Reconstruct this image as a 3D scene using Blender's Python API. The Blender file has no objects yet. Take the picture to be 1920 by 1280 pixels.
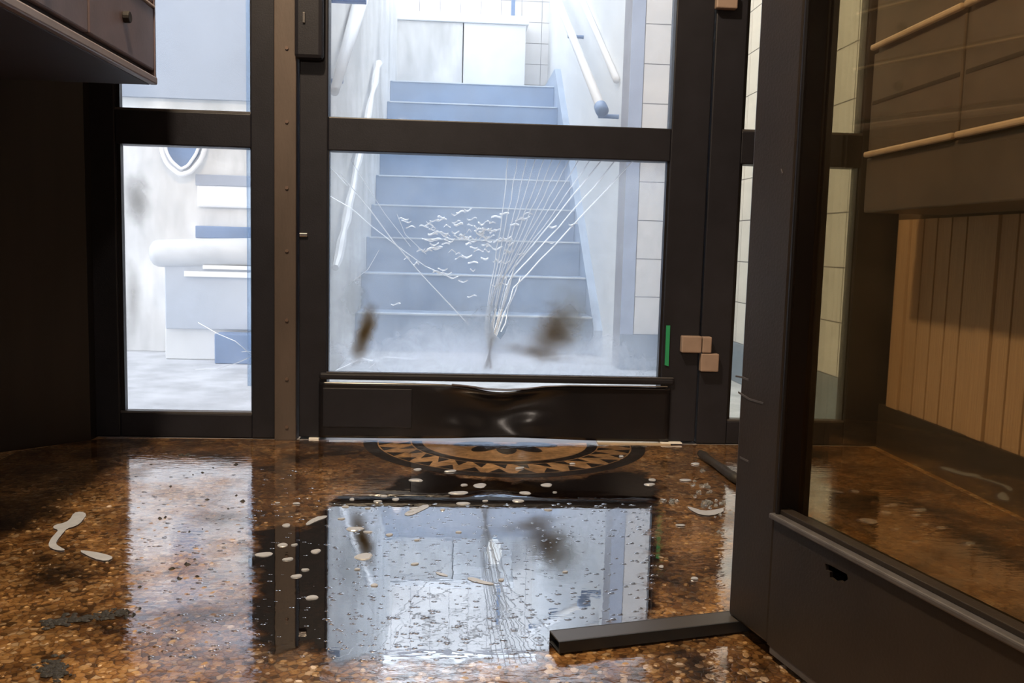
import bpy, bmesh, math, random
from mathutils import Vector, Matrix
random.seed(7)
C = bpy.context.scene.collection
SC = bpy.context.scene

# ---------------------------------------------------------------- camera, sky, lamps, exposure
FPX = 1700.0
CAM = Vector((0.0, -2.297, 0.504))
PI_, YA, RO = math.radians(6.02), math.radians(3.77), math.radians(1.51)
fw = Vector((math.sin(YA)*math.cos(PI_), math.cos(YA)*math.cos(PI_), -math.sin(PI_)))
rt = Vector((math.cos(YA), -math.sin(YA), 0.0))
up = rt.cross(fw)
rt, up = rt*math.cos(RO)+up*math.sin(RO), up*math.cos(RO)-rt*math.sin(RO)
cd = bpy.data.cameras.new('camera'); cam = bpy.data.objects.new('camera', cd); C.objects.link(cam)
cam.matrix_world = Matrix(((rt.x, up.x, -fw.x, CAM.x), (rt.y, up.y, -fw.y, CAM.y), (rt.z, up.z, -fw.z, CAM.z), (0, 0, 0, 1)))
cd.sensor_width = 36.0; cd.lens = 36.0*FPX/1920.0; cd.clip_start = 0.02
SC.camera = cam
w = bpy.data.worlds.new('overcast_sky'); SC.world = w; w.use_nodes = True
w.node_tree.nodes['Background'].inputs[0].default_value = (0.90, 0.95, 1.0, 1)
w.node_tree.nodes['Background'].inputs[1].default_value = 4.0
def lamp(name, loc, power, color, radius):
    l = bpy.data.lights.new(name, 'POINT'); l.energy = power; l.color = color; l.shadow_soft_size = radius
    o = bpy.data.objects.new(name, l); C.objects.link(o); o.location = loc; return o
lamp('hall_and_fill_lamp', (-0.45, -1.25, 2.35), 205, (1.0, 0.79, 0.53), 0.05)
lamp('hall_and_fill_lamp', (-0.35, -3.6, 1.25), 24, (1.0, 0.86, 0.74), 0.03)  # unseen low lamp added to fill the dark frames from the front
sl = lamp('fill_spot', (0.80, -2.80, 1.05), 34, (1.0, 0.74, 0.52), 0.04)      # unseen fill spot, added to brighten the boarded right wall
sl.data = bpy.data.lights.new('fill_spot', 'SPOT'); sl.data.energy = 34; sl.data.color = (1.0, 0.74, 0.52); sl.data.shadow_soft_size = 0.04
sl.data.spot_size = math.radians(30); sl.data.spot_blend = 0.6
sl.rotation_euler = (Vector((1.10, -0.55, 0.22))-Vector((0.80, -2.80, 1.05))).to_track_quat('-Z', 'Y').to_euler()
SC.view_settings.view_transform = 'Standard'; SC.view_settings.look = 'None'
SC.view_settings.gamma = 1.0; SC.view_settings.use_curve_mapping = False
SC.view_settings.exposure = 0.0

# ---------------------------------------------------------------- helpers
def ray(px, py): return fw + rt*((px-960)/FPX) - up*((py-640)/FPX)
def onZ(px, py, z=0.0):
    d = ray(px, py); return CAM + d*((z-CAM.z)/d.z)
def onY(px, py, y=0.0):
    d = ray(px, py); return CAM + d*((y-CAM.y)/d.y)
def onX(px, py, x):
    d = ray(px, py); return CAM + d*((x-CAM.x)/d.x)

def link(o, parent=None):
    C.objects.link(o)
    if parent is not None: o.parent = parent
    return o
def tag(o, label=None, cat=None, group=None, kind=None):
    if label: o['label'] = label
    if cat: o['category'] = cat
    if group: o['group'] = group
    if kind: o['kind'] = kind
    return o
def empty(name, loc=(0, 0, 0), rz=0.0, label=None, cat=None, group=None, kind=None):
    o = bpy.data.objects.new(name, None); o.location = loc; o.rotation_euler.z = rz
    o.empty_display_size = 0.05
    C.objects.link(o); return tag(o, label, cat, group, kind)
class MB:
    def __init__(s): s.v = []; s.f = []
    def add(s, vs, fs):
        n = len(s.v); s.v += [tuple(v) for v in vs]; s.f += [tuple(i+n for i in f) for f in fs]; return s
    def box(s, x0, x1, y0, y1, z0, z1):
        vs = [(x, y, z) for x in (x0, x1) for y in (y0, y1) for z in (z0, z1)]
        return s.add(vs, [(0, 1, 3, 2), (4, 6, 7, 5), (0, 4, 5, 1), (2, 3, 7, 6), (0, 2, 6, 4), (1, 5, 7, 3)])
    def prism(s, pts, off):                       # planar polygon pts extruded along vector off
        n = len(pts); off = Vector(off); a = [Vector(p) for p in pts]; b = [p+off for p in a]
        return s.add(a+b, [tuple(range(n)), tuple(range(2*n-1, n-1, -1))] + [(i, i+n, (i+1) % n+n, (i+1) % n) for i in range(n)])
    def tube(s, pts, r, n=12):
        pts = [Vector(p) for p in pts]; rings = []
        rr = r if isinstance(r, (list, tuple)) else [r]*len(pts)
        ref = None
        for i, p in enumerate(pts):
            t = (pts[min(i+1, len(pts)-1)]-pts[max(i-1, 0)]).normalized()
            if ref is None: ref = t.orthogonal().normalized()
            ref = (ref - t*ref.dot(t)).normalized(); b = t.cross(ref)
            rings.append([p+(ref*math.cos(2*math.pi*k/n)+b*math.sin(2*math.pi*k/n))*rr[i] for k in range(n)])
        vs = [v for r_ in rings for v in r_]; fs = []
        for i in range(len(pts)-1):
            for k in range(n):
                fs.append((i*n+k, i*n+(k+1) % n, (i+1)*n+(k+1) % n, (i+1)*n+k))
        fs.append(tuple(range(n-1, -1, -1))); fs.append(tuple((len(pts)-1)*n+k for k in range(n)))
        return s.add(vs, fs)
    def mesh(s, name, m):
        me = bpy.data.meshes.new(name); me.from_pydata(s.v, [], s.f)
        bm = bmesh.new(); bm.from_mesh(me); bmesh.ops.recalc_face_normals(bm, faces=bm.faces); bm.to_mesh(me); bm.free()
        if m: me.materials.append(m)
        return me
    def build(s, name, m, parent=None, bevel=0.0, smooth=False, seg=2):
        o = bpy.data.objects.new(name, s.mesh(name, m))
        if smooth:
            for p in o.data.polygons: p.use_smooth = True
        if bevel:
            b = o.modifiers.new('bevel', 'BEVEL'); b.width = bevel; b.segments = seg; b.limit_method = 'ANGLE'
        return link(o, parent)
def box(name, m, x0, x1, y0, y1, z0, z1, parent=None, bevel=0.0):
    return MB().box(x0, x1, y0, y1, z0, z1).build(name, m, parent, bevel)
def sheet_with_hole(outer, inner, th):            # outer, inner: lists of Vector in the plane x,z ; returns mesh data with thickness along +y
    bm = bmesh.new(); edges = []
    for loop in [outer]+([inner] if inner else []):
        vs = [bm.verts.new(p) for p in loop]
        edges += [bm.edges.new((vs[i], vs[(i+1) % len(vs)])) for i in range(len(vs))]
    bmesh.ops.triangle_fill(bm, use_beauty=True, use_dissolve=False, edges=edges)
    r = bmesh.ops.extrude_face_region(bm, geom=bm.faces[:])
    bmesh.ops.translate(bm, vec=Vector((0, th, 0)), verts=[g for g in r['geom'] if isinstance(g, bmesh.types.BMVert)])
    bmesh.ops.recalc_face_normals(bm, faces=bm.faces)
    return bm
def bm_obj(name, bm, m, parent=None):
    me = bpy.data.meshes.new(name); bm.to_mesh(me); bm.free(); me.materials.append(m)
    return link(bpy.data.objects.new(name, me), parent)

# ---------------------------------------------------------------- materials
def nd(nt, t, **kw):
    n = nt.nodes.new(t)
    for k, v in kw.items():
        if k.startswith('_'): setattr(n, k[1:], v)
        else: n.inputs[k.replace('__', ' ')].default_value = v
    return n
def ramp(nt, stops, interp='LINEAR'):
    r = nt.nodes.new('ShaderNodeValToRGB'); e = r.color_ramp; e.interpolation = interp
    while len(e.elements) > 1: e.elements.remove(e.elements[-1])
    e.elements[0].position = stops[0][0]; e.elements[0].color = stops[0][1]
    for p, c in stops[1:]:
        x = e.elements.new(p); x.color = c
    return r
def c4(c): return (c[0], c[1], c[2], 1.0)
def mat(name, col, rough=0.5, metal=0.0, var=0.15, scale=8.0, bump=0.0, bscale=80.0, stretch=(1, 1, 1), coat=0.0, spec=0.5):
    m = bpy.data.materials.new(name); m.use_nodes = True; nt = m.node_tree; b = nt.nodes['Principled BSDF']; L = nt.links
    tc = nd(nt, 'ShaderNodeTexCoord'); mp = nd(nt, 'ShaderNodeMapping'); mp.inputs['Scale'].default_value = stretch
    L.new(tc.outputs['Object'], mp.inputs['Vector'])
    n = nd(nt, 'ShaderNodeTexNoise', Scale=scale, Detail=6.0, Roughness=0.6); L.new(mp.outputs[0], n.inputs['Vector'])
    r = ramp(nt, [(0.25, c4([x*(1-var) for x in col])), (0.75, c4([min(1, x*(1+var)) for x in col]))])
    L.new(n.outputs[0], r.inputs[0]); L.new(r.outputs[0], b.inputs['Base Color'])
    b.inputs['Roughness'].default_value = rough; b.inputs['Metallic'].default_value = metal
    b.inputs['Coat Weight'].default_value = coat; b.inputs['Specular IOR Level'].default_value = spec
    if bump:
        n2 = nd(nt, 'ShaderNodeTexNoise', Scale=bscale, Detail=4.0); L.new(mp.outputs[0], n2.inputs['Vector'])
        bp = nd(nt, 'ShaderNodeBump', Strength=bump, Distance=0.002); L.new(n2.outputs[0], bp.inputs['Height']); L.new(bp.outputs[0], b.inputs['Normal'])
    return m
FRAME = mat('black_frame_paint', (0.0135, 0.0135, 0.0195), 0.42, 0.0, 0.25, 14, 0.15, 300, spec=0.35)
LEAF = mat('dark_brown_leaf_paint', (0.024, 0.0185, 0.0155), 0.38, 0.0, 0.25, 10, 0.12, 250, spec=0.4)
BEAD = mat('black_glazing_bead', (0.008, 0.007, 0.008), 0.35, 0.0, 0.2, 20)
GREYEDGE = mat('worn_grey_bead', (0.10, 0.095, 0.10), 0.4, 0.3, 0.3, 30)
POST = mat('brown_steel_post', (0.078, 0.058, 0.050), 0.55, 0.0, 0.3, 9, 0.2, 200, stretch=(1, 1, 0.3))
RIVET = mat('rivet', (0.16, 0.11, 0.09), 0.4, 0.4, 0.1)
TAUPE = mat('taupe_hinge', (0.30, 0.22, 0.18), 0.5, 0.0, 0.12, 30)
CHROME = mat('chrome', (0.7, 0.7, 0.72), 0.2, 1.0, 0.05)
GREEN = mat('green_gasket', (0.02, 0.30, 0.13), 0.5, 0.0, 0.15)
MAILB = mat('plum_brown_mailbox', (0.135, 0.10, 0.112), 0.45, 0.0, 0.3, 7, 0.1, 150)
MAILD = mat('mailbox_groove', (0.012, 0.009, 0.009), 0.7)
MAILR = mat('brown_mailbox', (0.088, 0.072, 0.068), 0.45, 0.0, 0.3, 7, 0.1, 150)
PALE = mat('pale_metal_edge', (0.62, 0.50, 0.42), 0.4, 0.2, 0.15, 20)
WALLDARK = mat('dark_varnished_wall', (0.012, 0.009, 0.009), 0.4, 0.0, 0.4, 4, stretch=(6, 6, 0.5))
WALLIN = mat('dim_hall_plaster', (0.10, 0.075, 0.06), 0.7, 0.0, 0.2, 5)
CEIL = mat('hall_ceiling', (0.20, 0.16, 0.13), 0.8)
BOARD = mat('varnished_board', (0.50, 0.36, 0.26), 0.5, 0.0, 0.25, 9, 0.1, 100, stretch=(3, 3, 0.4))
PLINTH = mat('dark_plinth', (0.035, 0.03, 0.032), 0.5)
STAIR = mat('blue_grey_stone', (0.30, 0.39, 0.53), 0.6, 0.0, 0.18, 4, 0.1, 60)
NOSE = mat('pale_step_edge', (0.62, 0.68, 0.74), 0.5)
PLASTER = mat('white_plaster', (0.80, 0.80, 0.79), 0.8, 0.0, 0.06, 3, 0.1, 60)
SMOKED = mat('smoke_streaked_plaster', (0.70, 0.69, 0.67), 0.8, 0.0, 0.32, 3.0, 0.1, 60, stretch=(2.5, 1, 0.7))
TILE = mat('white_glazed_tile', (0.78, 0.76, 0.74), 0.3, 0.0, 0.06, 5)
GROUT = mat('grey_grout', (0.34, 0.33, 0.35), 0.9)
TILEBASE = mat('slate_plinth', (0.22, 0.27, 0.34), 0.6, 0.0, 0.15)
OUTFLOOR = mat('sooty_grey_paving', (0.56, 0.57, 0.59), 0.6, 0.0, 0.35, 7, 0.2, 60)
GREYPAN = mat('blue_grey_panel', (0.33, 0.36, 0.42), 0.6, 0.0, 0.10, 2.5)
BOXGREY = mat('grey_box', (0.50, 0.54, 0.60), 0.6, 0.0, 0.12, 4)
BLUEGREY = mat('slate_blue', (0.17, 0.25, 0.40), 0.5, 0.0, 0.12)
DEEPBLUE = mat('blue_sign', (0.05, 0.14, 0.38), 0.5)
WHITE = mat('white_gloss', (0.90, 0.90, 0.90), 0.35, 0.0, 0.03)
FOAM_GLINT = mat('grey_white_foam_glint', (0.42, 0.45, 0.52), 0.25, 0.0, 0.1, 60)  # for foam streaks and for flecks that stand in for highlights
SOOT = mat('soot_crumb', (0.015, 0.014, 0.014), 0.6)
STICK = mat('charred_stick', (0.018, 0.013, 0.009), 0.6, 0.0, 0.4, 40, 0.3, 120)
BARM = mat('black_bar', (0.022, 0.024, 0.028), 0.35, 0.0, 0.2, 12)
MOSDARK = mat('dark_mosaic', (0.018, 0.015, 0.016), 0.35, 0.0, 0.4, 50)
MOSLIGHT = mat('ochre_mosaic', (0.56, 0.37, 0.20), 0.4, 0.0, 0.4, 60)
THRESH = mat('beige_threshold', (0.55, 0.45, 0.33), 0.5, 0.2, 0.15)

def terrazzo():
    m = bpy.data.materials.new('wet_terrazzo'); m.use_nodes = True; nt = m.node_tree; L = nt.links; b = nt.nodes['Principled BSDF']
    tc = nd(nt, 'ShaderNodeTexCoord')
    v = nd(nt, 'ShaderNodeTexVoronoi', Scale=115.0); L.new(tc.outputs['Object'], v.inputs['Vector'])
    ve = nd(nt, 'ShaderNodeTexVoronoi', Scale=115.0, _feature='DISTANCE_TO_EDGE'); L.new(tc.outputs['Object'], ve.inputs['Vector'])
    sx = nd(nt, 'ShaderNodeSeparateColor'); L.new(v.outputs['Color'], sx.inputs[0])
    cr = ramp(nt, [(0.0, (0.14, 0.085, 0.04, 1)), (0.15, (0.34, 0.20, 0.09, 1)), (0.4, (0.48, 0.31, 0.15, 1)), (0.65, (0.44, 0.28, 0.13, 1)), (0.8, (0.56, 0.41, 0.24, 1)), (0.93, (0.62, 0.53, 0.42, 1))], 'CONSTANT')
    L.new(sx.outputs[0], cr.inputs[0])
    n = nd(nt, 'ShaderNodeTexNoise', Scale=5.0, Detail=5.0, Roughness=0.65, Distortion=0.6); L.new(tc.outputs['Object'], n.inputs['Vector'])
    st = ramp(nt, [(0.36, (0.09, 0.07, 0.055, 1)), (0.465, (0.55, 0.47, 0.38, 1)), (0.60, (1, 0.94, 0.85, 1))]); L.new(n.outputs[0], st.inputs[0])
    er = ramp(nt, [(0.0, (0.42, 0.36, 0.30, 1)), (0.14, (1, 1, 1, 1))]); L.new(ve.outputs['Distance'], er.inputs[0])
    m1 = nd(nt, 'ShaderNodeMix', _data_type='RGBA', _blend_type='MULTIPLY'); m1.inputs[0].default_value = 1
    L.new(cr.outputs[0], m1.inputs[6]); L.new(er.outputs[0], m1.inputs[7])
    m2 = nd(nt, 'ShaderNodeMix', _data_type='RGBA', _blend_type='MULTIPLY'); m2.inputs[0].default_value = 1
    L.new(m1.outputs[2], m2.inputs[6]); L.new(st.outputs[0], m2.inputs[7]); L.new(m2.outputs[2], b.inputs['Base Color'])
    b.inputs['Roughness'].default_value = 0.32
    bp = nd(nt, 'ShaderNodeBump', Strength=0.35, Distance=0.002); L.new(er.outputs[0], bp.inputs['Height']); L.new(bp.outputs[0], b.inputs['Normal'])
    return m
TERR = terrazzo()
def chip_mat():
    m = bpy.data.materials.new('terrazzo_chip'); m.use_nodes = True; nt = m.node_tree; L = nt.links; b = nt.nodes['Principled BSDF']
    a = nd(nt, 'ShaderNodeAttribute', _attribute_name='tone')
    cr = ramp(nt, [(0.0, (0.16, 0.10, 0.05, 1)), (0.25, (0.38, 0.23, 0.10, 1)), (0.5, (0.52, 0.34, 0.16, 1)), (0.7, (0.48, 0.32, 0.15, 1)), (0.85, (0.60, 0.46, 0.30, 1)), (1.0, (0.86, 0.80, 0.80, 1))])
    L.new(a.outputs['Fac'], cr.inputs[0])
    tc = nd(nt, 'ShaderNodeTexCoord'); n = nd(nt, 'ShaderNodeTexNoise', Scale=5.0, Detail=5.0, Roughness=0.65, Distortion=0.6); L.new(tc.outputs['Object'], n.inputs['Vector'])
    st = ramp(nt, [(0.36, (0.28, 0.24, 0.20, 1)), (0.465, (0.72, 0.66, 0.58, 1)), (0.60, (1, 0.97, 0.92, 1))]); L.new(n.outputs[0], st.inputs[0])
    mm = nd(nt, 'ShaderNodeMix', _data_type='RGBA', _blend_type='MULTIPLY'); mm.inputs[0].default_value = 1
    L.new(cr.outputs[0], mm.inputs[6]); L.new(st.outputs[0], mm.inputs[7]); L.new(mm.outputs[2], b.inputs['Base Color']); b.inputs['Roughness'].default_value = 0.35
    return m
CHIP = chip_mat()

def shore(P, step=0.02, amp=0.012, seed=3):
    rnd = random.Random(seed); Q = []
    for i in range(len(P)):
        a, b = Vector(P[i]), Vector(P[(i+1) % len(P)]); n = max(1, int((b-a).length/step))
        for k in range(n):
            q = a.lerp(b, k/n); Q.append((q.x+rnd.gauss(0, amp), q.y+rnd.gauss(0, amp)))
    return Q
def water(name, tint, base, gain, power, rough, bump, bscale, stretch=(1, 1, 1), patch=None, dries=False, soft=False):
    """thin sheet of water: what it reflects grows towards grazing view, the rest is seen through its tint"""
    m = bpy.data.materials.new(name); m.use_nodes = True; nt = m.node_tree; L = nt.links
    out = nt.nodes['Material Output']; nt.nodes.remove(nt.nodes['Principled BSDF'])
    tc = nd(nt, 'ShaderNodeTexCoord'); mp = nd(nt, 'ShaderNodeMapping'); mp.inputs['Scale'].default_value = stretch
    L.new(tc.outputs['Object'], mp.inputs[0])
    n = nd(nt, 'ShaderNodeTexNoise', Scale=bscale, Detail=3.0, Roughness=0.55, Distortion=0.4); L.new(mp.outputs[0], n.inputs['Vector'])
    bp = nd(nt, 'ShaderNodeBump', Strength=bump, Distance=0.002); L.new(n.outputs[0], bp.inputs['Height'])
    g = nd(nt, 'ShaderNodeBsdfGlossy', Roughness=rough); g.inputs['Color'].default_value = (0.97, 0.98, 1, 1); L.new(bp.outputs[0], g.inputs['Normal'])
    t = nd(nt, 'ShaderNodeBsdfTransparent'); t.inputs['Color'].default_value = c4(tint)
    lw = nd(nt, 'ShaderNodeLayerWeight', Blend=0.5)
    p = nd(nt, 'ShaderNodeMath', _operation='POWER'); L.new(lw.outputs['Facing'], p.inputs[0]); p.inputs[1].default_value = power
    ma = nd(nt, 'ShaderNodeMath', _operation='MULTIPLY_ADD', _use_clamp=True); L.new(p.outputs[0], ma.inputs[0]); ma.inputs[1].default_value = gain; ma.inputs[2].default_value = base
    fac = ma.outputs[0]
    if patch:
        n3 = nd(nt, 'ShaderNodeTexNoise', Scale=patch, Detail=5.0, Roughness=0.6); L.new(tc.outputs['Object'], n3.inputs['Vector'])
        r3 = ramp(nt, [(0.38, (0.45, 0.45, 0.45, 1)), (0.55, (1, 1, 1, 1))]); L.new(n3.outputs[0], r3.inputs[0])
        mm = nd(nt, 'ShaderNodeMath', _operation='MULTIPLY'); L.new(fac, mm.inputs[0]); L.new(r3.outputs[0], mm.inputs[1]); fac = mm.outputs[0]
    if dries:                                        # the film thins out towards the hall
        sp = nd(nt, 'ShaderNodeSeparateXYZ'); L.new(tc.outputs['Object'], sp.inputs[0])
        n4 = nd(nt, 'ShaderNodeTexNoise', Scale=9.0, Detail=5.0, Roughness=0.65); L.new(tc.outputs['Object'], n4.inputs['Vector'])
        a4 = nd(nt, 'ShaderNodeMath', _operation='MULTIPLY_ADD'); L.new(n4.outputs[0], a4.inputs[0]); a4.inputs[1].default_value = 0.7; L.new(sp.outputs['Y'], a4.inputs[2])
        r4 = nd(nt, 'ShaderNodeMapRange', From__Min=-1.12, From__Max=-0.84, To__Min=0.12, To__Max=1.0); L.new(a4.outputs[0], r4.inputs[0])
        m4 = nd(nt, 'ShaderNodeMath', _operation='MULTIPLY'); L.new(fac, m4.inputs[0]); L.new(r4.outputs[0], m4.inputs[1]); fac = m4.outputs[0]
    mx = nd(nt, 'ShaderNodeMixShader'); L.new(fac, mx.inputs[0]); L.new(t.outputs[0], mx.inputs[1]); L.new(g.outputs[0], mx.inputs[2])
    if soft:                                         # the water gets shallow towards its ragged edge
        at = nd(nt, 'ShaderNodeAttribute', _attribute_name='depth'); n5 = nd(nt, 'ShaderNodeTexNoise', Scale=26.0, Detail=5.0, Roughness=0.65); L.new(tc.outputs['Object'], n5.inputs['Vector'])
        a5 = nd(nt, 'ShaderNodeMath', _operation='MULTIPLY_ADD'); L.new(n5.outputs[0], a5.inputs[0]); a5.inputs[1].default_value = 0.11; L.new(at.outputs['Fac'], a5.inputs[2])
        r5 = nd(nt, 'ShaderNodeMapRange', From__Min=0.04, From__Max=0.075); r5.interpolation_type = 'SMOOTHSTEP'; L.new(a5.outputs[0], r5.inputs[0])
        cl = nd(nt, 'ShaderNodeBsdfTransparent'); ms = nd(nt, 'ShaderNodeMixShader'); L.new(r5.outputs[0], ms.inputs[0]); L.new(cl.outputs[0], ms.inputs[1]); L.new(mx.outputs[0], ms.inputs[2]); mx = ms
    L.new(mx.outputs[0], out.inputs[0]); return m
FILM = water('wet_film', (0.88, 0.83, 0.77), 0.02, 0.97, 1.65, 0.05, 0.34, 42, (0.6, 1.6, 1), 7.0, True)
PUDDLE = water('sooty_water', (0.16, 0.11, 0.08), 0.04, 1.0, 1.4, 0.008, 0.05, 22, (0.6, 1.3, 1), None, False, True)

def glass(name, tint, milk, milkcol, stains=(), nscale=5.0, gloss=0.05, streak=1.0, mvar=0.6):
    """dirty glass: see-through, scattering grime with noise that also stands in for smoke haze, stains at fixed spots in the pane's own coordinates"""
    m = bpy.data.materials.new(name); m.use_nodes = True; nt = m.node_tree; L = nt.links
    out = nt.nodes['Material Output']; nt.nodes.remove(nt.nodes['Principled BSDF'])
    tc = nd(nt, 'ShaderNodeTexCoord'); mp = nd(nt, 'ShaderNodeMapping'); mp.inputs['Scale'].default_value = (1, 1, streak); L.new(tc.outputs['Object'], mp.inputs[0])
    n = nd(nt, 'ShaderNodeTexNoise', Scale=nscale, Detail=6.0, Roughness=0.6, Distortion=0.5); L.new(mp.outputs[0], n.inputs['Vector'])
    mr = nd(nt, 'ShaderNodeMapRange', From__Min=0.3, From__Max=0.7, To__Min=milk*(1-mvar), To__Max=milk*(1+mvar)); L.new(n.outputs[0], mr.inputs[0])
    tr = nd(nt, 'ShaderNodeBsdfTransparent'); tr.inputs['Color'].default_value = c4(tint)
    tl = nd(nt, 'ShaderNodeBsdfTranslucent'); tl.inputs['Color'].default_value = c4(milkcol)
    df = nd(nt, 'ShaderNodeBsdfDiffuse'); df.inputs['Color'].default_value = c4([x*0.5 for x in milkcol])
    a = nd(nt, 'ShaderNodeMixShader'); a.inputs[0].default_value = 0.25; L.new(tl.outputs[0], a.inputs[1]); L.new(df.outputs[0], a.inputs[2])
    mx = nd(nt, 'ShaderNodeMixShader'); L.new(mr.outputs[0], mx.inputs[0]); L.new(tr.outputs[0], mx.inputs[1]); L.new(a.outputs[0], mx.inputs[2])
    cur = mx.outputs[0]
    for (x, z, rx, rz, rot, amt, col) in stains:
        mq = nd(nt, 'ShaderNodeMapping', _vector_type='TEXTURE'); mq.inputs['Location'].default_value = (x, 0, z); mq.inputs['Rotation'].default_value = (0, -rot, 0); mq.inputs['Scale'].default_value = (rx, 100, rz)
        nw = nd(nt, 'ShaderNodeTexNoise', Scale=18.0, Detail=6.0, Roughness=0.65, Distortion=0.8); L.new(tc.outputs['Object'], nw.inputs['Vector'])
        L.new(tc.outputs['Object'], mq.inputs[0])
        ln = nd(nt, 'ShaderNodeVectorMath', _operation='LENGTH'); L.new(mq.outputs[0], ln.inputs[0])
        ad = nd(nt, 'ShaderNodeMath', _operation='ADD'); L.new(ln.outputs['Value'], ad.inputs[0]); L.new(nw.outputs[0], ad.inputs[1])
        rg = nd(nt, 'ShaderNodeMapRange', From__Min=0.45, From__Max=1.75, To__Min=amt, To__Max=0.0); rg.interpolation_type = 'SMOOTHSTEP'; L.new(ad.outputs[0], rg.inputs[0])
        dd = nd(nt, 'ShaderNodeBsdfTranslucent'); dd.inputs['Color'].default_value = c4(col)
        ms = nd(nt, 'ShaderNodeMixShader'); L.new(rg.outputs[0], ms.inputs[0]); L.new(cur, ms.inputs[1]); L.new(dd.outputs[0], ms.inputs[2]); cur = ms.outputs[0]
    gl = nd(nt, 'ShaderNodeBsdfGlossy', Roughness=0.02)
    fr = nd(nt, 'ShaderNodeFresnel', IOR=1.45)
    sc = nd(nt, 'ShaderNodeMath', _operation='MULTIPLY'); L.new(fr.outputs[0], sc.inputs[0]); sc.inputs[1].default_value = gloss*20
    mg = nd(nt, 'ShaderNodeMixShader'); L.new(sc.outputs[0], mg.inputs[0]); L.new(cur, mg.inputs[1]); L.new(gl.outputs[0], mg.inputs[2])
    L.new(mg.outputs[0], out.inputs[0]); return m
GL_SIDE = glass('grimy_side_glass', (0.98, 0.98, 1.0), 0.10, (0.90, 0.92, 0.97), [(onY(258, 375, .03).x, onY(258, 375, .03).z, .035, .07, 0, .5, (.50, .48, .45)), (onY(250, 560, .03).x, onY(250, 560, .03).z, .02, .10, 0, .3, (.62, .60, .55))])
GL_UP = glass('hazy_upper_glass', (0.97, 0.98, 1.0), 0.12, (0.80, 0.88, 1.0))
def dpos(px, py): p = onY(px, py, 0.03); return (p.x, p.z)
BROWN = (0.16, 0.10, 0.035)
stn = []
for px, py, rx, rz, rot, amt, col in [(684, 625, .026, .085, -.3, .95, BROWN), (1040, 622, .06, .085, -.75, .8, BROWN), (1000, 660, .09, .02, -.2, .35, BROWN),
                                     (660, 560, .05, .10, -.1, .3, (.35, .36, .36)), (930, 610, .16, .08, 0, .25, (.4, .44, .5)), (1075, 590, .06, .10, .2, .35, (.32, .32, .30))]:
    x, z = dpos(px, py); stn.append((x, z, rx, rz, rot, amt, col))
x, z = dpos(920, 668); stn.insert(0, (x, z, .50, .085, 0, .45, (.84, .88, .97)))  # broad pale smear puts smoke haze over the lower stairs
GL_LOW = glass('sooty_broken_glass', (0.95, 0.97, 1.0), 0.18, (0.78, 0.87, 1.0), stn, 4.0, 0.02)
GL_R = glass('grimy_right_glass', (0.97, 0.95, 0.88), 0.05, (0.85, 0.82, 0.70), (), 9.0)
GL_LEAF = glass('smoke_browned_glass', (0.88, 0.79, 0.61), 0.05, (0.50, 0.42, 0.30), (), 6.0, 0.022)
def crack_mat():
    m = bpy.data.materials.new('crack_edge'); m.use_nodes = True; nt = m.node_tree; L = nt.links
    out = nt.nodes['Material Output']; nt.nodes.remove(nt.nodes['Principled BSDF'])
    t = nd(nt, 'ShaderNodeBsdfTranslucent'); t.inputs['Color'].default_value = (1, 1, 1, 1)
    r = nd(nt, 'ShaderNodeBsdfTransparent'); g = nd(nt, 'ShaderNodeBsdfGlossy', Roughness=0.15)
    a = nd(nt, 'ShaderNodeMixShader'); a.inputs[0].default_value = 0.15; L.new(t.outputs[0], a.inputs[1]); L.new(r.outputs[0], a.inputs[2])
    b = nd(nt, 'ShaderNodeMixShader'); b.inputs[0].default_value = 0.40; L.new(a.outputs[0], b.inputs[1]); L.new(g.outputs[0], b.inputs[2])
    L.new(b.outputs[0], out.inputs[0]); return m
CRACK = crack_mat()
EDGEB = glass('edge_blue', (0.82, 0.90, 0.98), 0.2, (0.65, 0.78, 0.95), (), 5.0, 0.02)
SHARD = bpy.data.materials.new('shard_glass'); SHARD.use_nodes = True
b_ = SHARD.node_tree.nodes['Principled BSDF']; b_.inputs['Base Color'].default_value = (0.86, 0.9, 0.94, 1); b_.inputs['Roughness'].default_value = 0.05; b_.inputs['Transmission Weight'].default_value = 0.85

# ---------------------------------------------------------------- hall shell
YF = 0.06                                            # outer face of the entrance frame
floor = box('floor', TERR, -2.6, 2.4, -4.6, -0.001, -0.12, 0.0)
tag(floor, 'brown speckled terrazzo hall floor, wet and dirty', 'floor', kind='structure')
tag(box('ceiling', CEIL, -2.6, 2.4, -4.6, YF, 2.6, 2.72), 'dim hall ceiling above the frame of the picture', 'ceiling', kind='structure')
tag(box('wall_back', WALLIN, -2.6, 2.4, -4.7, -4.6, 0, 2.6), 'plain hall wall behind the viewer', 'wall', kind='structure')
# left wall: a splayed panel beside the frame, then straight on
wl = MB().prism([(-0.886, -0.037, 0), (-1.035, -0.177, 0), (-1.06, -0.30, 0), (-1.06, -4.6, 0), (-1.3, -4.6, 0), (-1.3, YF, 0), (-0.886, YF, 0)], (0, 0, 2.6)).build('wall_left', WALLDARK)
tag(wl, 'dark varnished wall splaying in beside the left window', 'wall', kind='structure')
wr = box('wall_right', WALLIN, 1.145, 1.4, -4.6, YF, 0, 2.6)
tag(wr, 'brown boarded hall wall seen through the open door glass', 'wall', kind='structure')
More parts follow.
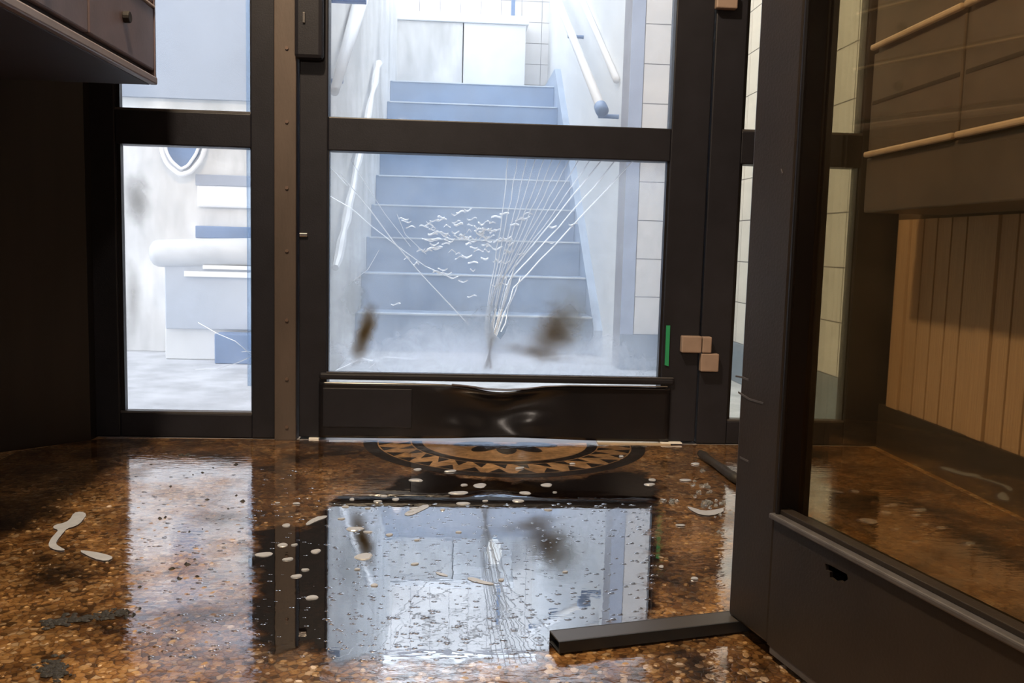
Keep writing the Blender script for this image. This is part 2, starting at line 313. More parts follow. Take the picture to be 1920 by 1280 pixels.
# vertical boards on the right wall (each a part), between the plinth and the mailboxes
ys = [onX(px, 770, 1.13).y for px in (1652, 1667, 1692, 1721, 1753, 1786, 1818)]
bm0 = MB().box(-0.012, 0, -0.5, 0.5, 0, 1).mesh('board', BOARD)
y0 = -0.02
edges = [-0.03]
while edges[-1] > -2.3: edges.append(edges[-1]-0.062)
for i in range(len(edges)-1):
    o = bpy.data.objects.new('board', bm0); C.objects.link(o); o.parent = wr
    o.location = (1.145 - (0.0 if i % 6 else 0.004), (edges[i]+edges[i+1])/2, 0.115); o.scale = (1, 0.055, 0.48)
pl = box('baseboard_right', PLINTH, 1.125, 1.146, -4.6, -0.001, 0, 0.115)
tag(pl, 'dark plinth along the foot of the right hall wall', 'baseboard', kind='structure')
# wall above the entrance
tag(box('wall_front', WALLIN, -1.3, 1.4, 0.0, YF, 2.16, 2.6), 'wall strip above the entrance frame', 'wall', kind='structure')
tag(box('trim_1', FRAME, -0.90, 1.145, -0.006, YF, 2.10, 2.165), 'dark head beam over the whole entrance', 'trim', kind='structure')

# ---------------------------------------------------------------- entrance: side windows, riveted post, damaged door
ZB, ZC0, ZC1, ZT = 0.062, 0.726, 0.808, 2.10
def side_window(name, xl0, xl1, xr0, xr1, gm, label):
    r = empty(name, ((xl0+xr1)/2, 0, 0), 0, label, 'window', kind='structure')
    def P(o): o.parent = r; o.location -= r.location; return o
    P(box('stile', FRAME, xl0, xl1, 0, YF, 0.002, ZT, None, 0.003)); P(box('stile', FRAME, xr0, xr1, 0, YF, 0.002, ZT, None, 0.003))
    P(box('rail', FRAME, xl1, xr0, 0.002, YF, 0.002, ZB, None, 0.003)); P(box('rail', FRAME, xl1, xr0, 0.002, YF, ZC0, ZC1, None, 0.003))
    for z0, z1 in ((ZB, ZC0), (ZC1, ZT)):
        P(box('pane', gm if z0 < .5 else (GL_UP if xl0 < 0 else gm), xl1-.004, xr0+.004, 0.028, 0.032, z0-.004, z1+.004))
        b = MB(); e = 0.009
        b.box(xl1, xl1+e, 0.012, 0.027, z0, z1); b.box(xr0-e*.4, xr0, 0.012, 0.027, z0, z1)
        P(b.build('glazing_bead', BEAD))
        P(box('glazing_bead', GREYEDGE, xl1, xr0, 0.004, 0.027, z0, z0+0.005))
    return r
w1 = side_window('window_1', -0.905, -0.828, -0.503, -0.445, GL_SIDE, 'narrow black framed window left of the entrance door')
w2 = side_window('window_2', 0.641, 0.721, 1.036, 1.145, GL_R, 'narrow black framed window right of the door, half behind open leaf')
# pale edge of a second sheet of glass inside the left window
for z0, z1 in ((0.13, .726), (.808, 2.1)):
    o = box('edge_strip', EDGEB, -0.521, -0.505, 0.034, 0.052, z0, z1); o.parent = w1; o.location -= w1.location
def poly_crack(pts, wid, parent, name='crack', y=0.0342, m=CRACK):
    """raised ridge of broken glass along pts (x,z)"""
    b = MB(); n = len(pts); vs = []
    for i, (x, z) in enumerate(pts):
        a = pts[max(0, i-1)]; c = pts[min(n-1, i+1)]; dx, dz = c[0]-a[0], c[1]-a[1]; l = math.hypot(dx, dz) or 1
        nx, nz = -dz/l*wid/2, dx/l*wid/2
        vs += [(x+nx, y+.0024, z+nz), (x, y, z), (x-nx, y+.0024, z-nz)]
    fs = []
    for i in range(n-1):
        k = i*3; fs += [(k, k+1, k+4, k+3), (k+1, k+2, k+5, k+4)]
    return b.add(vs, fs).build(name, m, parent)
def bez(p0, p1, p2, n=10, jit=0.0):
    r = []
    for i in range(n+1):
        t = i/n; j = jit if 0 < i < n else 0
        r.append(((1-t)**2*p0[0]+2*t*(1-t)*p1[0]+t*t*p2[0]+random.uniform(-j, j), (1-t)**2*p0[1]+2*t*(1-t)*p1[1]+t*t*p2[1]+random.uniform(-j, j)))
    return r
def pxl(pts, y=0.03): return [(lambda p: (p.x, p.z))(onY(a, b, y)) for a, b in pts]
for pts in ([(472, 667), (440, 640), (405, 625), (370, 605)], [(472, 668), (440, 682), (405, 692), (365, 693)], [(472, 660), (462, 659), (452, 660)]):
    o = poly_crack(pxl(pts), 0.0022, None, 'crack'); o.parent = w1; o.location -= w1.location

post = box('trim_2', POST, -0.444, -0.391, -0.014, YF, 0.0, ZT, None, 0.002)
tag(post, 'brown riveted steel post between left window and door', 'post', kind='structure')
rv = MB(); 
for k in range(8):
    a = math.pi*2*k/8
rivet_me = MB().prism([(0.0042*math.cos(2*math.pi*k/10), 0, 0.0042*math.sin(2*math.pi*k/10)) for k in range(10)], (0, -0.003, 0)).mesh('rivet', RIVET)
for py in (-60, 90, 228, 352, 470, 600, 710, 800):
    p = onY(538, py, -0.014); o = bpy.data.objects.new('rivet', rivet_me); o.location = (p.x, -0.014, p.z); link(o, post)

door = empty('door_1', (0.12, 0, 0), 0, 'black glazed entrance door with shattered lower pane and dented kick plate', 'door', kind='structure')
def D(o, par=None):
    o.parent = par or door
    if par is None: o.location -= door.location
    return o
GAP = 0.007
D(box('stile', FRAME, -0.386, -0.316, 0, 0.055, GAP, ZT-.004, None, 0.003))
D(box('stile', FRAME, 0.540, 0.637, 0, 0.055, GAP, ZT-.004, None, 0.003))
D(box('rail', FRAME, -0.316, 0.540, 0.001, 0.055, ZC0, ZC1, None, 0.003))
D(box('pane', GL_UP, -0.318, 0.541, 0.028, 0.032, ZC1-.004, ZT-.06)); D(box('rail', FRAME, -0.316, 0.540, 0.001, 0.055, ZT-.08, ZT-.004))
# lower pane with the hole knocked through it
hole = [onY(a, b, 0.028) for a, b in [(930, 578), (947, 580), (953, 600), (948, 622), (938, 636), (926, 625), (922, 603)]]
outer = [Vector(p) for p in [(-0.319, 0.028, 0.168), (0.537, 0.028, 0.168), (0.537, 0.028, 0.729), (-0.319, 0.028, 0.729)]]
pane = D(bm_obj('broken_pane', sheet_with_hole(outer, hole, 0.004), GL_LOW)); pane['label'] = 'cracked lower pane with a hole and soot smears'
# glass coordinates stay in world metres: move the mesh, not the object
def recenter(o):
    o.data.transform(Matrix.Translation(o.location)); o.location = (0, 0, 0)
pane.data.transform(Matrix.Translation((0, 0, 0)))
# beads of the lower pane
b = MB(); b.box(0.534, 0.540, 0.006, 0.027, 0.174, 0.726); D(b.build('glazing_bead', BEAD))
D(box('glazing_bead', BEAD, -0.316, -0.313, 0.006, 0.027, 0.174, 0.726))
bead = D(box('bottom_bead', FRAME, -0.335, 0.575, -0.010, 0.030, 0.156, 0.174, None, 0.006))
D(box('bottom_bead_edge', GREYEDGE, -0.316, 0.572, -0.008, 0.0, 0.1735, 0.1758))
gr = D(MB().prism([(x, 0.0, z) for x, z in pxl([(1249, 610), (1256, 610), (1253, 686), (1246, 684)], 0.0)], (0, -0.004, 0)).build('gasket_strip', GREEN)); gr['label'] = 'loose green gasket strip'
# dented kick plate: bulges, with its upper edge sagging open in the middle
def kick():
    bm = bmesh.new(); nx, nz = 60, 18; g = []
    x0, x1, z0 = -0.335, 0.566, GAP
    for j in range(nz+1):
        row = []
        for i in range(nx+1):
            u = i/nx; x = x0+(x1-x0)*u; v = j/nz
            dip = math.exp(-((x-0.125)/0.085)**2)
            top = 0.150 - 0.018*dip
            bot = z0 + 0.006*math.exp(-((x-0.15)/0.16)**2)
            z = bot+(top-bot)*v
            y = -0.004
            y += 0.022*math.exp(-((x-0.12)/0.12)**2)*math.sin(math.pi*min(1, v*1.0))**1.0*0.8
            y -= 0.009*math.exp(-((x-0.20)/0.05)**2-((v-0.30)/0.2)**2)
            y -= 0.007*math.exp(-((x-0.03)/0.045)**2-((v-0.24)/0.18)**2)
            y -= 0.012*math.exp(-((x-0.14)/0.12)**2-((v-0.95)/0.08)**2)
            row.append(bm.verts.new((x, y, z)))
        g.append(row)
    for j in range(nz):
        for i in range(nx): bm.faces.new((g[j][i], g[j][i+1], g[j+1][i+1], g[j+1][i]))
    for f in bm.faces: f.smooth = True
    bmesh.ops.recalc_face_normals(bm, faces=bm.faces)
    return bm
KICKM = mat('black_dented_sheet', (0.009, 0.0085, 0.011), 0.22, 0.0, 0.25, 8, 0.05, 100)
k = D(bm_obj('kick_plate', kick(), KICKM)); k['label'] = 'kick plate buckled outwards in the middle'
so = k.modifiers.new('solid', 'SOLIDIFY'); so.thickness = 0.003; so.offset = 0
# the slit above it shows daylight, with the bent lip catching the lamp
lipx = [(-0.0, .1495), (.04, .1465), (.09, .140), (.14, .1385), (.19, .1415), (.24, .148), (.30, .151), (.45, .152), (.556, .153)]
lm = MB(); vs = []; fs = []
for x, z in lipx: vs += [(x, -0.017, z), (x, -0.006, z-0.005 if x < .22 else z-.001), (x, -0.004, z+.001)]
for i in range(len(lipx)-1):
    q = i*3; fs += [(q, q+1, q+4, q+3), (q+1, q+2, q+5, q+4), (q+2, q, q+3, q+5)]
lm.add(vs, fs); lp = D(lm.build('bent_lip', mat('bare_metal_lip', (0.24, 0.20, 0.18), 0.4, 0.5))); lp['label'] = 'bent bare metal lip'
# small patch plate on the kick plate's left
D(box('patch_plate', FRAME, -0.325, -0.10, -0.0075, -0.002, 0.035, 0.135, None, 0.002))
# hinges, lock case, latch
def hinge(pts):
    h = empty('hinge'); D(h)
    for (x0, x1, z0, z1, d) in pts:
        o = box('hinge_block', TAUPE, x0, x1, -d, -0.0005, z0, z1, None, 0.003); o.parent = h; o.location -= door.location
    h.location = (0, 0, 0)
hinge([(0.586, 0.638, 0.243, 0.286, .022), (0.640, 0.664, 0.243, 0.285, .022), (0.638, 0.685, 0.195, 0.2415, .022)])
hinge([(0.634, 0.687, 1.101, 1.144, .022), (0.586, 0.638, 1.146, 1.190, .022)])
lk = D(box('lock_case', FRAME, -0.393, -0.325, -0.034, 0.0, 0.938, 1.30, None, 0.010))
lb = box('turn_knob', GREYEDGE, -0.372, -0.366, -0.038, -0.034, 1.02, 1.045, None, 0.001); lb.parent = lk
D(box('strike', CHROME, -0.385, -0.364, -0.006, 0.0, 0.513, 0.522, None, 0.0015))

# cracks in the lower pane: a fan up to the right, long ones to the left, crushed ripples in the middle
def crack(px, wid, jit=2.0):
    pts = [(a+random.uniform(-jit, jit), b+random.uniform(-jit, jit)) for a, b in px]
    o = poly_crack(pxl(pts, 0.034), wid, None, 'crack'); D(o)
fan = [(1186, 303, 1080, 420, 962, 540), (1152, 303, 1065, 410, 955, 525), (1128, 301, 1050, 400, 965, 500), (1105, 301, 1040, 400, 968, 490), (1085, 300, 1025, 400, 950, 520),
       (1068, 300, 1015, 400, 945, 520), (1052, 300, 1005, 400, 940, 530), (1036, 299, 992, 400, 935, 540), (1020, 299, 985, 400, 930, 545), (1004, 298, 975, 400, 925, 550), (988, 298, 965, 400, 922, 560), (970, 297, 955, 400, 918, 565), (952, 297, 945, 400, 915, 570)]
for i, (a, b1, cx, cy, ex, ey) in enumerate(fan):
    seg = bez((a, b1), (cx, cy), (ex, ey), 9, 1.2)
    seg += bez((ex, ey), (ex-14, ey+55), (905+i*1.6, 690), 5, 1.5)[1:]
    crack(seg, 0.0034 if i < 3 else 0.0025, 0.6)
crack([(975, 520), (968, 545), (955, 575), (950, 605), (940, 620)], 0.003)
for seg in ([(617, 366), (660, 392), (700, 425), (745, 462), (800, 500), (850, 522)], [(637, 325), (690, 390), (735, 452), (790, 515), (850, 580), (880, 610)],
            [(660, 300), (720, 400), (770, 460)], [(617, 313), (632, 328), (650, 350)], [(905, 640), (903, 660), (907, 700)], [(922, 660), (928, 680), (935, 700)],
            [(690, 690), (720, 668), (780, 675)], [(620, 698), (680, 672), (700, 678)], [(1000, 672), (1060, 668), (1130, 680)], [(930, 650), (950, 655), (970, 642)],
            [(660, 530), (690, 505), (710, 470)], [(745, 400), (760, 440), (800, 475)]):
    crack(seg, 0.0016 if seg[0][0] > 640 else 0.0026)
rb = MB()
def ripple(px, py, L, hgt, w):
    n = 6; vs = []; fs = []; ph = random.random()*6
    for i in range(n+1):
        t = i/n; a = onY(px+(t-.5)*L, py-abs(hgt)*math.sin(t*5.5+ph), 0.034)
        vs += [(a.x, .0375, a.z+w/2), (a.x, .0342, a.z), (a.x, .0375, a.z-w/2)]
    for i in range(n): q = i*3; fs += [(q, q+1, q+4, q+3), (q+1, q+2, q+5, q+4)]
    rb.add(vs, fs)
for i in range(95):
    t = random.random(); u = random.gauss(0, .33)
    px = 885+u*180; py = 450+random.gauss(0, 26)
    ripple(px, py, random.uniform(9, 20), random.uniform(1.2, 3), random.uniform(.0028, .0052))
for px, py in [(757, 410), (762, 415), (795, 424), (770, 425), (790, 470), (800, 470), (985, 408), (990, 400), (975, 412), (1075, 420), (830, 505), (838, 512), (850, 520), (868, 527), (930, 535), (885, 555), (820, 510), (945, 532), (742, 570)]:
    ripple(px, py, 18, 2, .0035)
o = D(rb.build('crushed_ripples', CRACK)); o['kind'] = 'stuff'; o['label'] = 'small crushed ripples in the glass'

# threshold pieces under the door
th = empty('threshold', (0.12, -0.006, 0), 0, 'pale broken threshold strip under the door', 'threshold')
for (x0, x1, z0, z1, y0, y1, m) in ((0.38, 0.57, 0.0, 0.004, -0.018, 0.03, THRESH), (0.545, 0.60, 0.004, 0.0068, -0.016, 0.004, WHITE), (-0.36, -0.335, 0.0, 0.0055, -0.004, 0.02, WHITE)):  # the left white bit stands in for daylight leaking under the door
    o = box('strip', m, x0, x1, y0, y1, z0, z1, None, 0.0006); o.parent = th; o.location -= th.location

# ---------------------------------------------------------------- open inner door leaf at right
A = onZ(1365, 1150, 0.018); UD = Vector((0.225, -1, 0)).normalized()      # leading corner, direction to the hinges
leaf = empty('door_2', (A.x, A.y, 0), math.atan2(UD.y, UD.x), 'open dark brown glazed door leaf in the right foreground', 'door', kind='structure')
ND = Vector((-UD.y, UD.x, 0))
def leafuv(px, py, off=0.0):
    d = ray(px, py); n = Vector((-UD.y, UD.x, 0)); p0 = Vector((A.x, A.y, 0)) + n*off
    P = CAM+d*((p0-CAM).dot(n)/d.dot(n)); return ((P-Vector((A.x, A.y, 0))).dot(UD), P.z)
LW, TH = 0.92, 0.05
SG = 1 if (Vector((0, -2.297, 0))-Vector((A.x, A.y, 0))).dot(ND) > 0 else -1   # local y sign of the visible side
def LB(name, m, u0, u1, d0, d1, z0, z1, bev=0.0, par=None):                    # d: depth behind the visible face
    a, b2 = sorted((-SG*d0, -SG*d1)); o = box(name, m, u0, u1, a, b2, z0, z1, None, bev); o.parent = par or leaf; return o
us = leafuv(1452, 970)[0]; zr0 = leafuv(1452, 978)[1]; zr1 = leafuv(1900, 1201)[1]
print('leaf', A, us, zr0, zr1, leafuv(1505, 0), leafuv(1470, 900), leafuv(1475, 975), leafuv(1408, 0), leafuv(1568, 1072))
ZR = 0.16
ZR = (zr0+zr1)/2
LZ0 = 0.018
LB('stile', LEAF, 0, us, 0, TH, LZ0, 2.1, 0.004); LB('stile', LEAF, LW-us, LW, 0, TH, LZ0, 2.1, 0.004); LB('rail', LEAF, us, LW-us, 0, TH, 2.0, 2.1, 0.003)
# bottom rail with the torn lock hole
hp = [leafuv(a, b3) for a, b3 in [(1547, 1056), (1558, 1060), (1588, 1076), (1590, 1086), (1580, 1092), (1574, 1088), (1566, 1090), (1556, 1082), (1556, 1072), (1549, 1068)]]
bm = sheet_with_hole([Vector((us, 0, LZ0)), Vector((LW-us, 0, LZ0)), Vector((LW-us, 0, ZR)), Vector((us, 0, ZR))], [Vector((u, 0, z)) for u, z in hp], 0.004)
rail = bm_obj('bottom_rail', bm, LEAF, leaf)
if SG > 0: rail.location.y = -0.004
rail['label'] = 'bottom rail with a torn hole'
LB('rail_core', BEAD, us, LW-us, 0.016, TH, LZ0, ZR)
LB('bottom_bead', GREYEDGE, us-.004, LW-us, -0.006, 0.016, ZR, ZR+0.007, 0.002)
LB('bottom_bead', LEAF, us, LW-us, 0.004, 0.02, ZR+0.007, ZR+0.013, 0.001)
LB('glazing_bead', BEAD, us, us+0.003, 0.006, 0.03, ZR, 2.0); LB('glazing_bead', BEAD, us, us+0.006, 0.0, 0.006, ZR, 2.0, 0.002)
LB('pane', GL_LEAF, us-.002, LW-us+.002, 0.030, 0.034, ZR-.002, 2.0)
LB('drip_strip', GREYEDGE, 0.10, LW-.02, 0.001, 0.018, LZ0-0.010, LZ0, 0.001)
# scuffs on the stile
for pts in ([(1380, 705), (1392, 707), (1404, 712)], [(1385, 735), (1405, 748), (1432, 756)], [(1388, 857), (1404, 865)], [(1465, 318), (1468, 326)]):
    uv = [leafuv(a, b3) for a, b3 in pts]; q = MB(); vs = []
    for u, z in uv: vs += [(u, SG*0.0008, z+.0012), (u, SG*0.0008, z-.0012), (u, 0, z+.0012), (u, 0, z-.0012)]
    fs = []
    for i in range(len(uv)-1):
        k4 = i*4; fs += [(k4, k4+1, k4+5, k4+4), (k4, k4+4, k4+6, k4+2), (k4+1, k4+3, k4+7, k4+5)]
    q.add(vs, fs).build('scuff', GREYEDGE, leaf)

# ---------------------------------------------------------------- mailboxes
def mailbank(name, xf, xb, yfar, ynear, zb, zt, rowh, colw, m, label, right=False):
    r = empty(name, (xf, yfar, zb), 0, label, 'mailboxes')
    s = 1 if not right else -1                      # +1: front faces +x
    def P(o, par=None):
        if par is None: o.parent = r; o.location -= r.location
        else: o.parent = par
        return o
    def bx(nm, mm, d0, d1, y0, y1, z0, z1, bev=0.0, par=None):   # d outward from the front plane
        a, b4 = sorted((xf+s*d0, xf+s*d1)); o = box(nm, mm, a, b4, y0, y1, z0, z1, None, bev); return P(o, par)
    bx('body', m if right else mat('mailbox_body_shade', (0.035, 0.026, 0.030), 0.6), -abs(xf-xb), -0.012, ynear, yfar, zb, zt, 0.002)  # left unit: darker body colour puts shade onto its underside
    if not right:
        bx('bottom_lip', mat('lip_highlight', (0.24, 0.20, 0.20), 0.4), -0.012, 0.004, ynear, yfar, zb, zb+0.016, 0.003)  # paler colour puts the highlight into the lip
        bx('end_panel', m, -0.012, 0.001, yfar-0.006, yfar, zb+.016, zt)
    z = zb+(0.024 if not right else 0.0); 
    while z < zt-0.05:
        y = yfar-(0.008 if not right else 0.004)
        while y-colw > ynear-0.3:
            d = bx('door', m, -0.012, 0.0, y-colw+0.006, y, z+0.004, z+rowh-0.008, 0.003)
            if not right:
                kn = MB().tube([(xf-.0005, y-colw*.5, z+rowh*.52), (xf+0.012, y-colw*.5, z+rowh*.52)], 0.011, 14).build('lock', MAILD, None, 0.002); kn.parent = d; kn.location = (0, 0, 0)
            else:
                fl = box('flap', PALE, xf-0.012, xf+0.0, y-colw+0.008, y-0.002, z-0.002, z+0.0105, None, 0.004); P(fl, None)
                sl = box('slot', MAILD, xf-0.0008, xf+0.001, y-colw+0.012, y-0.008, z+rowh*.5-.004, z+rowh*.5+.004); P(sl, None)
            y -= colw
        if not right: bx('shelf_edge', PALE, -0.012, 0.003, ynear, yfar-.006, z+rowh-0.006, z+rowh-0.002, 0.001)
        z += rowh
    return r
mailbank('mailbox_bank', -0.633, -1.05, -0.30, -2.1, 0.820, 1.65, 0.138, 0.345, MAILB, 'plum brown mailbox unit on the left wall, upper left corner')
mb2 = mailbank('mailbox_bank', 0.93, 1.125, -0.26, -1.9, 0.725, 1.70, 0.235, 0.375, MAILR, 'brown mailbox unit with pale flaps seen through open leaf', True)
o = box('bottom_panel', MAILR, 0.93, 1.125, -1.9, -0.26, 0.60, 0.722, None, 0.004); o.parent = mb2; o.location -= mb2.location

# ---------------------------------------------------------------- medallion in the terrazzo
MC = Vector((0.139, 0.0)); 
def arc(r, a0, a1, n): return [(MC.x+r*math.cos(a0+(a1-a0)*i/n), min(-0.0015, MC.y+r*math.sin(a0+(a1-a0)*i/n))) for i in range(n+1)]
def ring(r0, r1, name):
    a = arc(r1, math.pi, 2*math.pi, 64); b5 = arc(r0, math.pi, 2*math.pi, 64); q = MB(); vs = [(x, y, .0006) for x, y in a]+[(x, y, .0006) for x, y in b5]+[(x, y, -.001) for x, y in a]+[(x, y, -.001) for x, y in b5]; n = 65
    fs = []
    for i in range(64): fs += [(i, i+1, n+i+1, n+i), (i, 2*n+i, 2*n+i+1, i+1), (n+i, n+i+1, 3*n+i+1, 3*n+i)]
    return q.add(vs, fs).build(name, MOSDARK, floor)
ring(0.325, 0.36, 'mosaic_ring'); ring(0.212, 0.238, 'mosaic_ring')
pk = MB().prism([(x, y, -0.0005) for x, y in arc(0.325, math.pi, 2*math.pi, 48)], (0, 0, 0.0008)); pk.build('mosaic_field', MOSLIGHT, floor)
NT = 16
for k in range(NT):
    a0 = math.pi+math.pi*(k+0.15)/NT; a1 = math.pi+math.pi*(k+0.85)/NT; am = (a0+a1)/2
    for (ra, rb_) in ((0.322, 0.283), (0.242, 0.281)):
        pts = [(MC.x+ra*math.cos(a0), MC.y+ra*math.sin(a0)), (MC.x+ra*math.cos(a1), MC.y+ra*math.sin(a1)), (MC.x+rb_*math.cos(am+(.05 if ra < .3 else 0)), MC.y+rb_*math.sin(am+(.05 if ra < .3 else 0)))]
        MB().prism([(x, min(y, -0.0015), 0) for x, y in pts], (0, 0, 0.0007)).build('mosaic_triangle', MOSDARK, floor)
for k in range(5):
    a = math.pi+math.pi*(k+0.5)/5; c2 = (MC.x+0.085*math.cos(a), MC.y+0.085*math.sin(a))
    pts = [(c2[0]+0.055*math.cos(a)*math.cos(t)-0.026*math.sin(a)*math.sin(t), min(-0.0015, c2[1]+0.055*math.sin(a)*math.cos(t)+0.026*math.cos(a)*math.sin(t))) for t in [2*math.pi*i/14 for i in range(14)]]
    MB().prism([(x, y, 0) for x, y in pts], (0, 0, 0.0007)).build('mosaic_petal', MOSDARK, floor)

# loose relief of the terrazzo chips in the dry foreground
def in_poly(x, y, P):
    c = False; n = len(P); j = n-1
    for i in range(n):
        if (P[i][1] > y) != (P[j][1] > y) and x < (P[j][0]-P[i][0])*(y-P[i][1])/(P[j][1]-P[i][1])+P[i][0]: c = not c
        j = i
    return c
def fxy(px): return [(lambda p: (p.x, p.y))(onZ(a, b6)) for a, b6 in px]
PUD = fxy([(478, 1000), (520, 985), (560, 990), (600, 968), (622, 944), (640, 930), (700, 926), (740, 905), (790, 884), (860, 893), (960, 905), (1060, 900), (1140, 884), (1200, 886), (1240, 905), (1228, 950), (1224, 985), (1232, 1040),
           (1226, 1105), (1222, 1165), (1130, 1180), (1060, 1215), (1000, 1236), (900, 1240), (780, 1242), (640, 1243), (560, 1215), (500, 1225), (470, 1180), (482, 1110), (470, 1060)])
chips = MB(); tones = []
hexv = [(math.cos(2*math.pi*k/6), math.sin(2*math.pi*k/6)) for k in range(6)]
for i in range(7000):
    x = random.uniform(-0.75, 0.75); y = random.uniform(-1.72, -0.55)
    if in_poly(x, y, PUD): continue
    if y > -0.95 and random.random() < 0.55: continue
    r = random.uniform(0.0025, 0.0062); a = random.random()*6.28; sx, sy = r*random.uniform(.8, 1.5), r*random.uniform(.7, 1.1); h = random.uniform(.0006, .0016)
    ca, sa = math.cos(a), math.sin(a); vs = []
    for (s, zz) in ((1, 0.0), (0.62, h)):
        for hx, hy in hexv:
            q = s*random.uniform(.85, 1.15); vs.append((x+(hx*sx*ca-hy*sy*sa)*q, y+(hx*sx*sa+hy*sy*ca)*q, zz))
    chips.add(vs, [(k, (k+1) % 6, 6+(k+1) % 6, 6+k) for k in range(6)]+[(6, 7, 8, 9, 10, 11)])
    tones += [min(1, max(0, random.gauss(.46+(.42 if y < -1.235+.03*math.sin(x*23) and x > -.25 else 0), .19)))]*12  # front chips get a paler tone, sky sheen put into their colour
co = chips.build('terrazzo_chips', CHIP, floor); co['kind'] = 'stuff'
at = co.data.attributes.new('tone', 'FLOAT', 'POINT'); at.data.foreach_set('value', tones)

# ---------------------------------------------------------------- water on the floor
def sheet(name, poly, z, m, label, cat):
    bm = bmesh.new(); vs = [bm.verts.new((x, y, z)) for x, y in poly]
    f = bm.faces.new(vs); bmesh.ops.triangulate(bm, faces=[f]); bmesh.ops.recalc_face_normals(bm, faces=bm.faces)
    if bm.faces[0].normal.z < 0: bmesh.ops.reverse_faces(bm, faces=bm.faces[:])
    o = bm_obj(name, bm, m); tag(o, label, cat); return o
def smooth_poly(P, it=2):
    for _ in range(it):
        Q = []
        for i in range(len(P)):
            a, b7 = P[i], P[(i+1) % len(P)]; Q += [(a[0]*.75+b7[0]*.25, a[1]*.75+b7[1]*.25), (a[0]*.25+b7[0]*.75, a[1]*.25+b7[1]*.75)]
        P = Q
    return P
FIL = [(-1.0, -0.17), (-0.87, -0.03), (-0.5, -0.006), (0, -0.006), (0.5, -0.006), (1.1, -0.006), (1.12, -1.75), (-0.95, -1.75)]
film = sheet('wet_film', FIL, 0.0014, FILM, 'thin rippled film of water over the hall floor', 'water')
def seg_dist(x, y, P):
    d = 9.0
    for i in range(len(P)):
        ax, ay = P[i]; bx, by = P[(i+1) % len(P)]; dx, dy = bx-ax, by-ay
        t_ = max(0, min(1, ((x-ax)*dx+(y-ay)*dy)/(dx*dx+dy*dy+1e-12))); d = min(d, math.hypot(x-ax-t_*dx, y-ay-t_*dy))
    return d if in_poly(x, y, P) else -d
def soft_pool(name, P, z, m, step=0.012, reach=0.05):
    x0, x1 = min(p[0] for p in P)-reach, max(p[0] for p in P)+reach; y0, y1 = min(p[1] for p in P)-reach, max(p[1] for p in P)+reach
    nx, ny = int((x1-x0)/step), int((y1-y0)/step); D_ = [[seg_dist(x0+i*step, y0+j*step, P) for i in range(nx+1)] for j in range(ny+1)]
    idx = {}; V = []; A_ = []; F_ = []
    def vi(i, j):
        if (i, j) not in idx: idx[(i, j)] = len(V); V.append((x0+i*step, y0+j*step, z)); A_.append(D_[j][i])
        return idx[(i, j)]
    for j in range(ny):
        for i in range(nx):
            if max(D_[j][i], D_[j][i+1], D_[j+1][i], D_[j+1][i+1]) > -reach: F_.append((vi(i, j), vi(i+1, j), vi(i+1, j+1), vi(i, j+1)))
    me = bpy.data.meshes.new(name); me.from_pydata(V, [], F_); me.materials.append(m)
    at_ = me.attributes.new('depth', 'FLOAT', 'POINT'); at_.data.foreach_set('value', A_)
    return link(bpy.data.objects.new(name, me))
pud = tag(soft_pool('puddle', PUD, 0.0022, PUDDLE), 'dark sooty puddle mirroring the door in the middle of the floor', 'puddle')
# droplets standing on the puddle
dr = MB()
def dome(x, y, z, rx, ry, h, b, n=8):
    vs = [(x+rx*math.cos(2*math.pi*k/n), y+ry*math.sin(2*math.pi*k/n), z) for k in range(n)]+[(x+.6*rx*math.cos(2*math.pi*k/n), y+.6*ry*math.sin(2*math.pi*k/n), z+h*.75) for k in range(n)]+[(x, y, z+h)]
    b.add(vs, [(k, (k+1) % n, n+(k+1) % n, n+k) for k in range(n)]+[(n+k, n+(k+1) % n, 2*n) for k in range(n)])
for i in range(900):
    px = random.uniform(610, 1230); py = 945+300*random.random()**1.1; p = onZ(px, py)
    if not in_poly(p.x, p.y, PUD): continue
    r = random.uniform(.0012, .0038); dome(p.x, p.y, .0022, r*random.uniform(1, 1.8), r, r*.35, dr)
for i in range(300):
    px = random.uniform(235, 600); py = random.uniform(880, 1240); p = onZ(px, py); r = random.uniform(.0015, .004); dome(p.x, p.y, .0014, r*1.4, r, r*.35, dr)
DROP = water('droplet', (0.85, 0.86, 0.88), 0.25, 0.7, 1.5, 0.02, 0.0, 10)
o = dr.build('droplets', DROP, pud, 0, True); o['kind'] = 'stuff'
# pale blobs standing in for highlights on the wet film
def blob_mesh(name, n, ecc, h, m, seed):
    rnd = random.Random(seed); b8 = MB(); k1, k2 = rnd.random()*6.28, rnd.random()*6.28
    rad = [1+.14*math.sin(2*t+k1)+.09*math.sin(3*t+k2) for t in [2*math.pi*i/n for i in range(n)]]
    vs = [(rad[i]*math.cos(2*math.pi*i/n), rad[i]*math.sin(2*math.pi*i/n)*ecc, 0) for i in range(n)]+[(.86*rad[i]*math.cos(2*math.pi*i/n), .86*rad[i]*math.sin(2*math.pi*i/n)*ecc, h) for i in range(n)]
    b8.add(vs, [(i, (i+1) % n, n+(i+1) % n, n+i) for i in range(n)]+[tuple(range(n, 2*n)), tuple(range(n-1, -1, -1))])
    return b8.mesh(name, m)
fms = [blob_mesh('glint_fleck', 14, e, .12, FOAM_GLINT, s) for s, e in enumerate((.9, .75, .6, 1.0))]
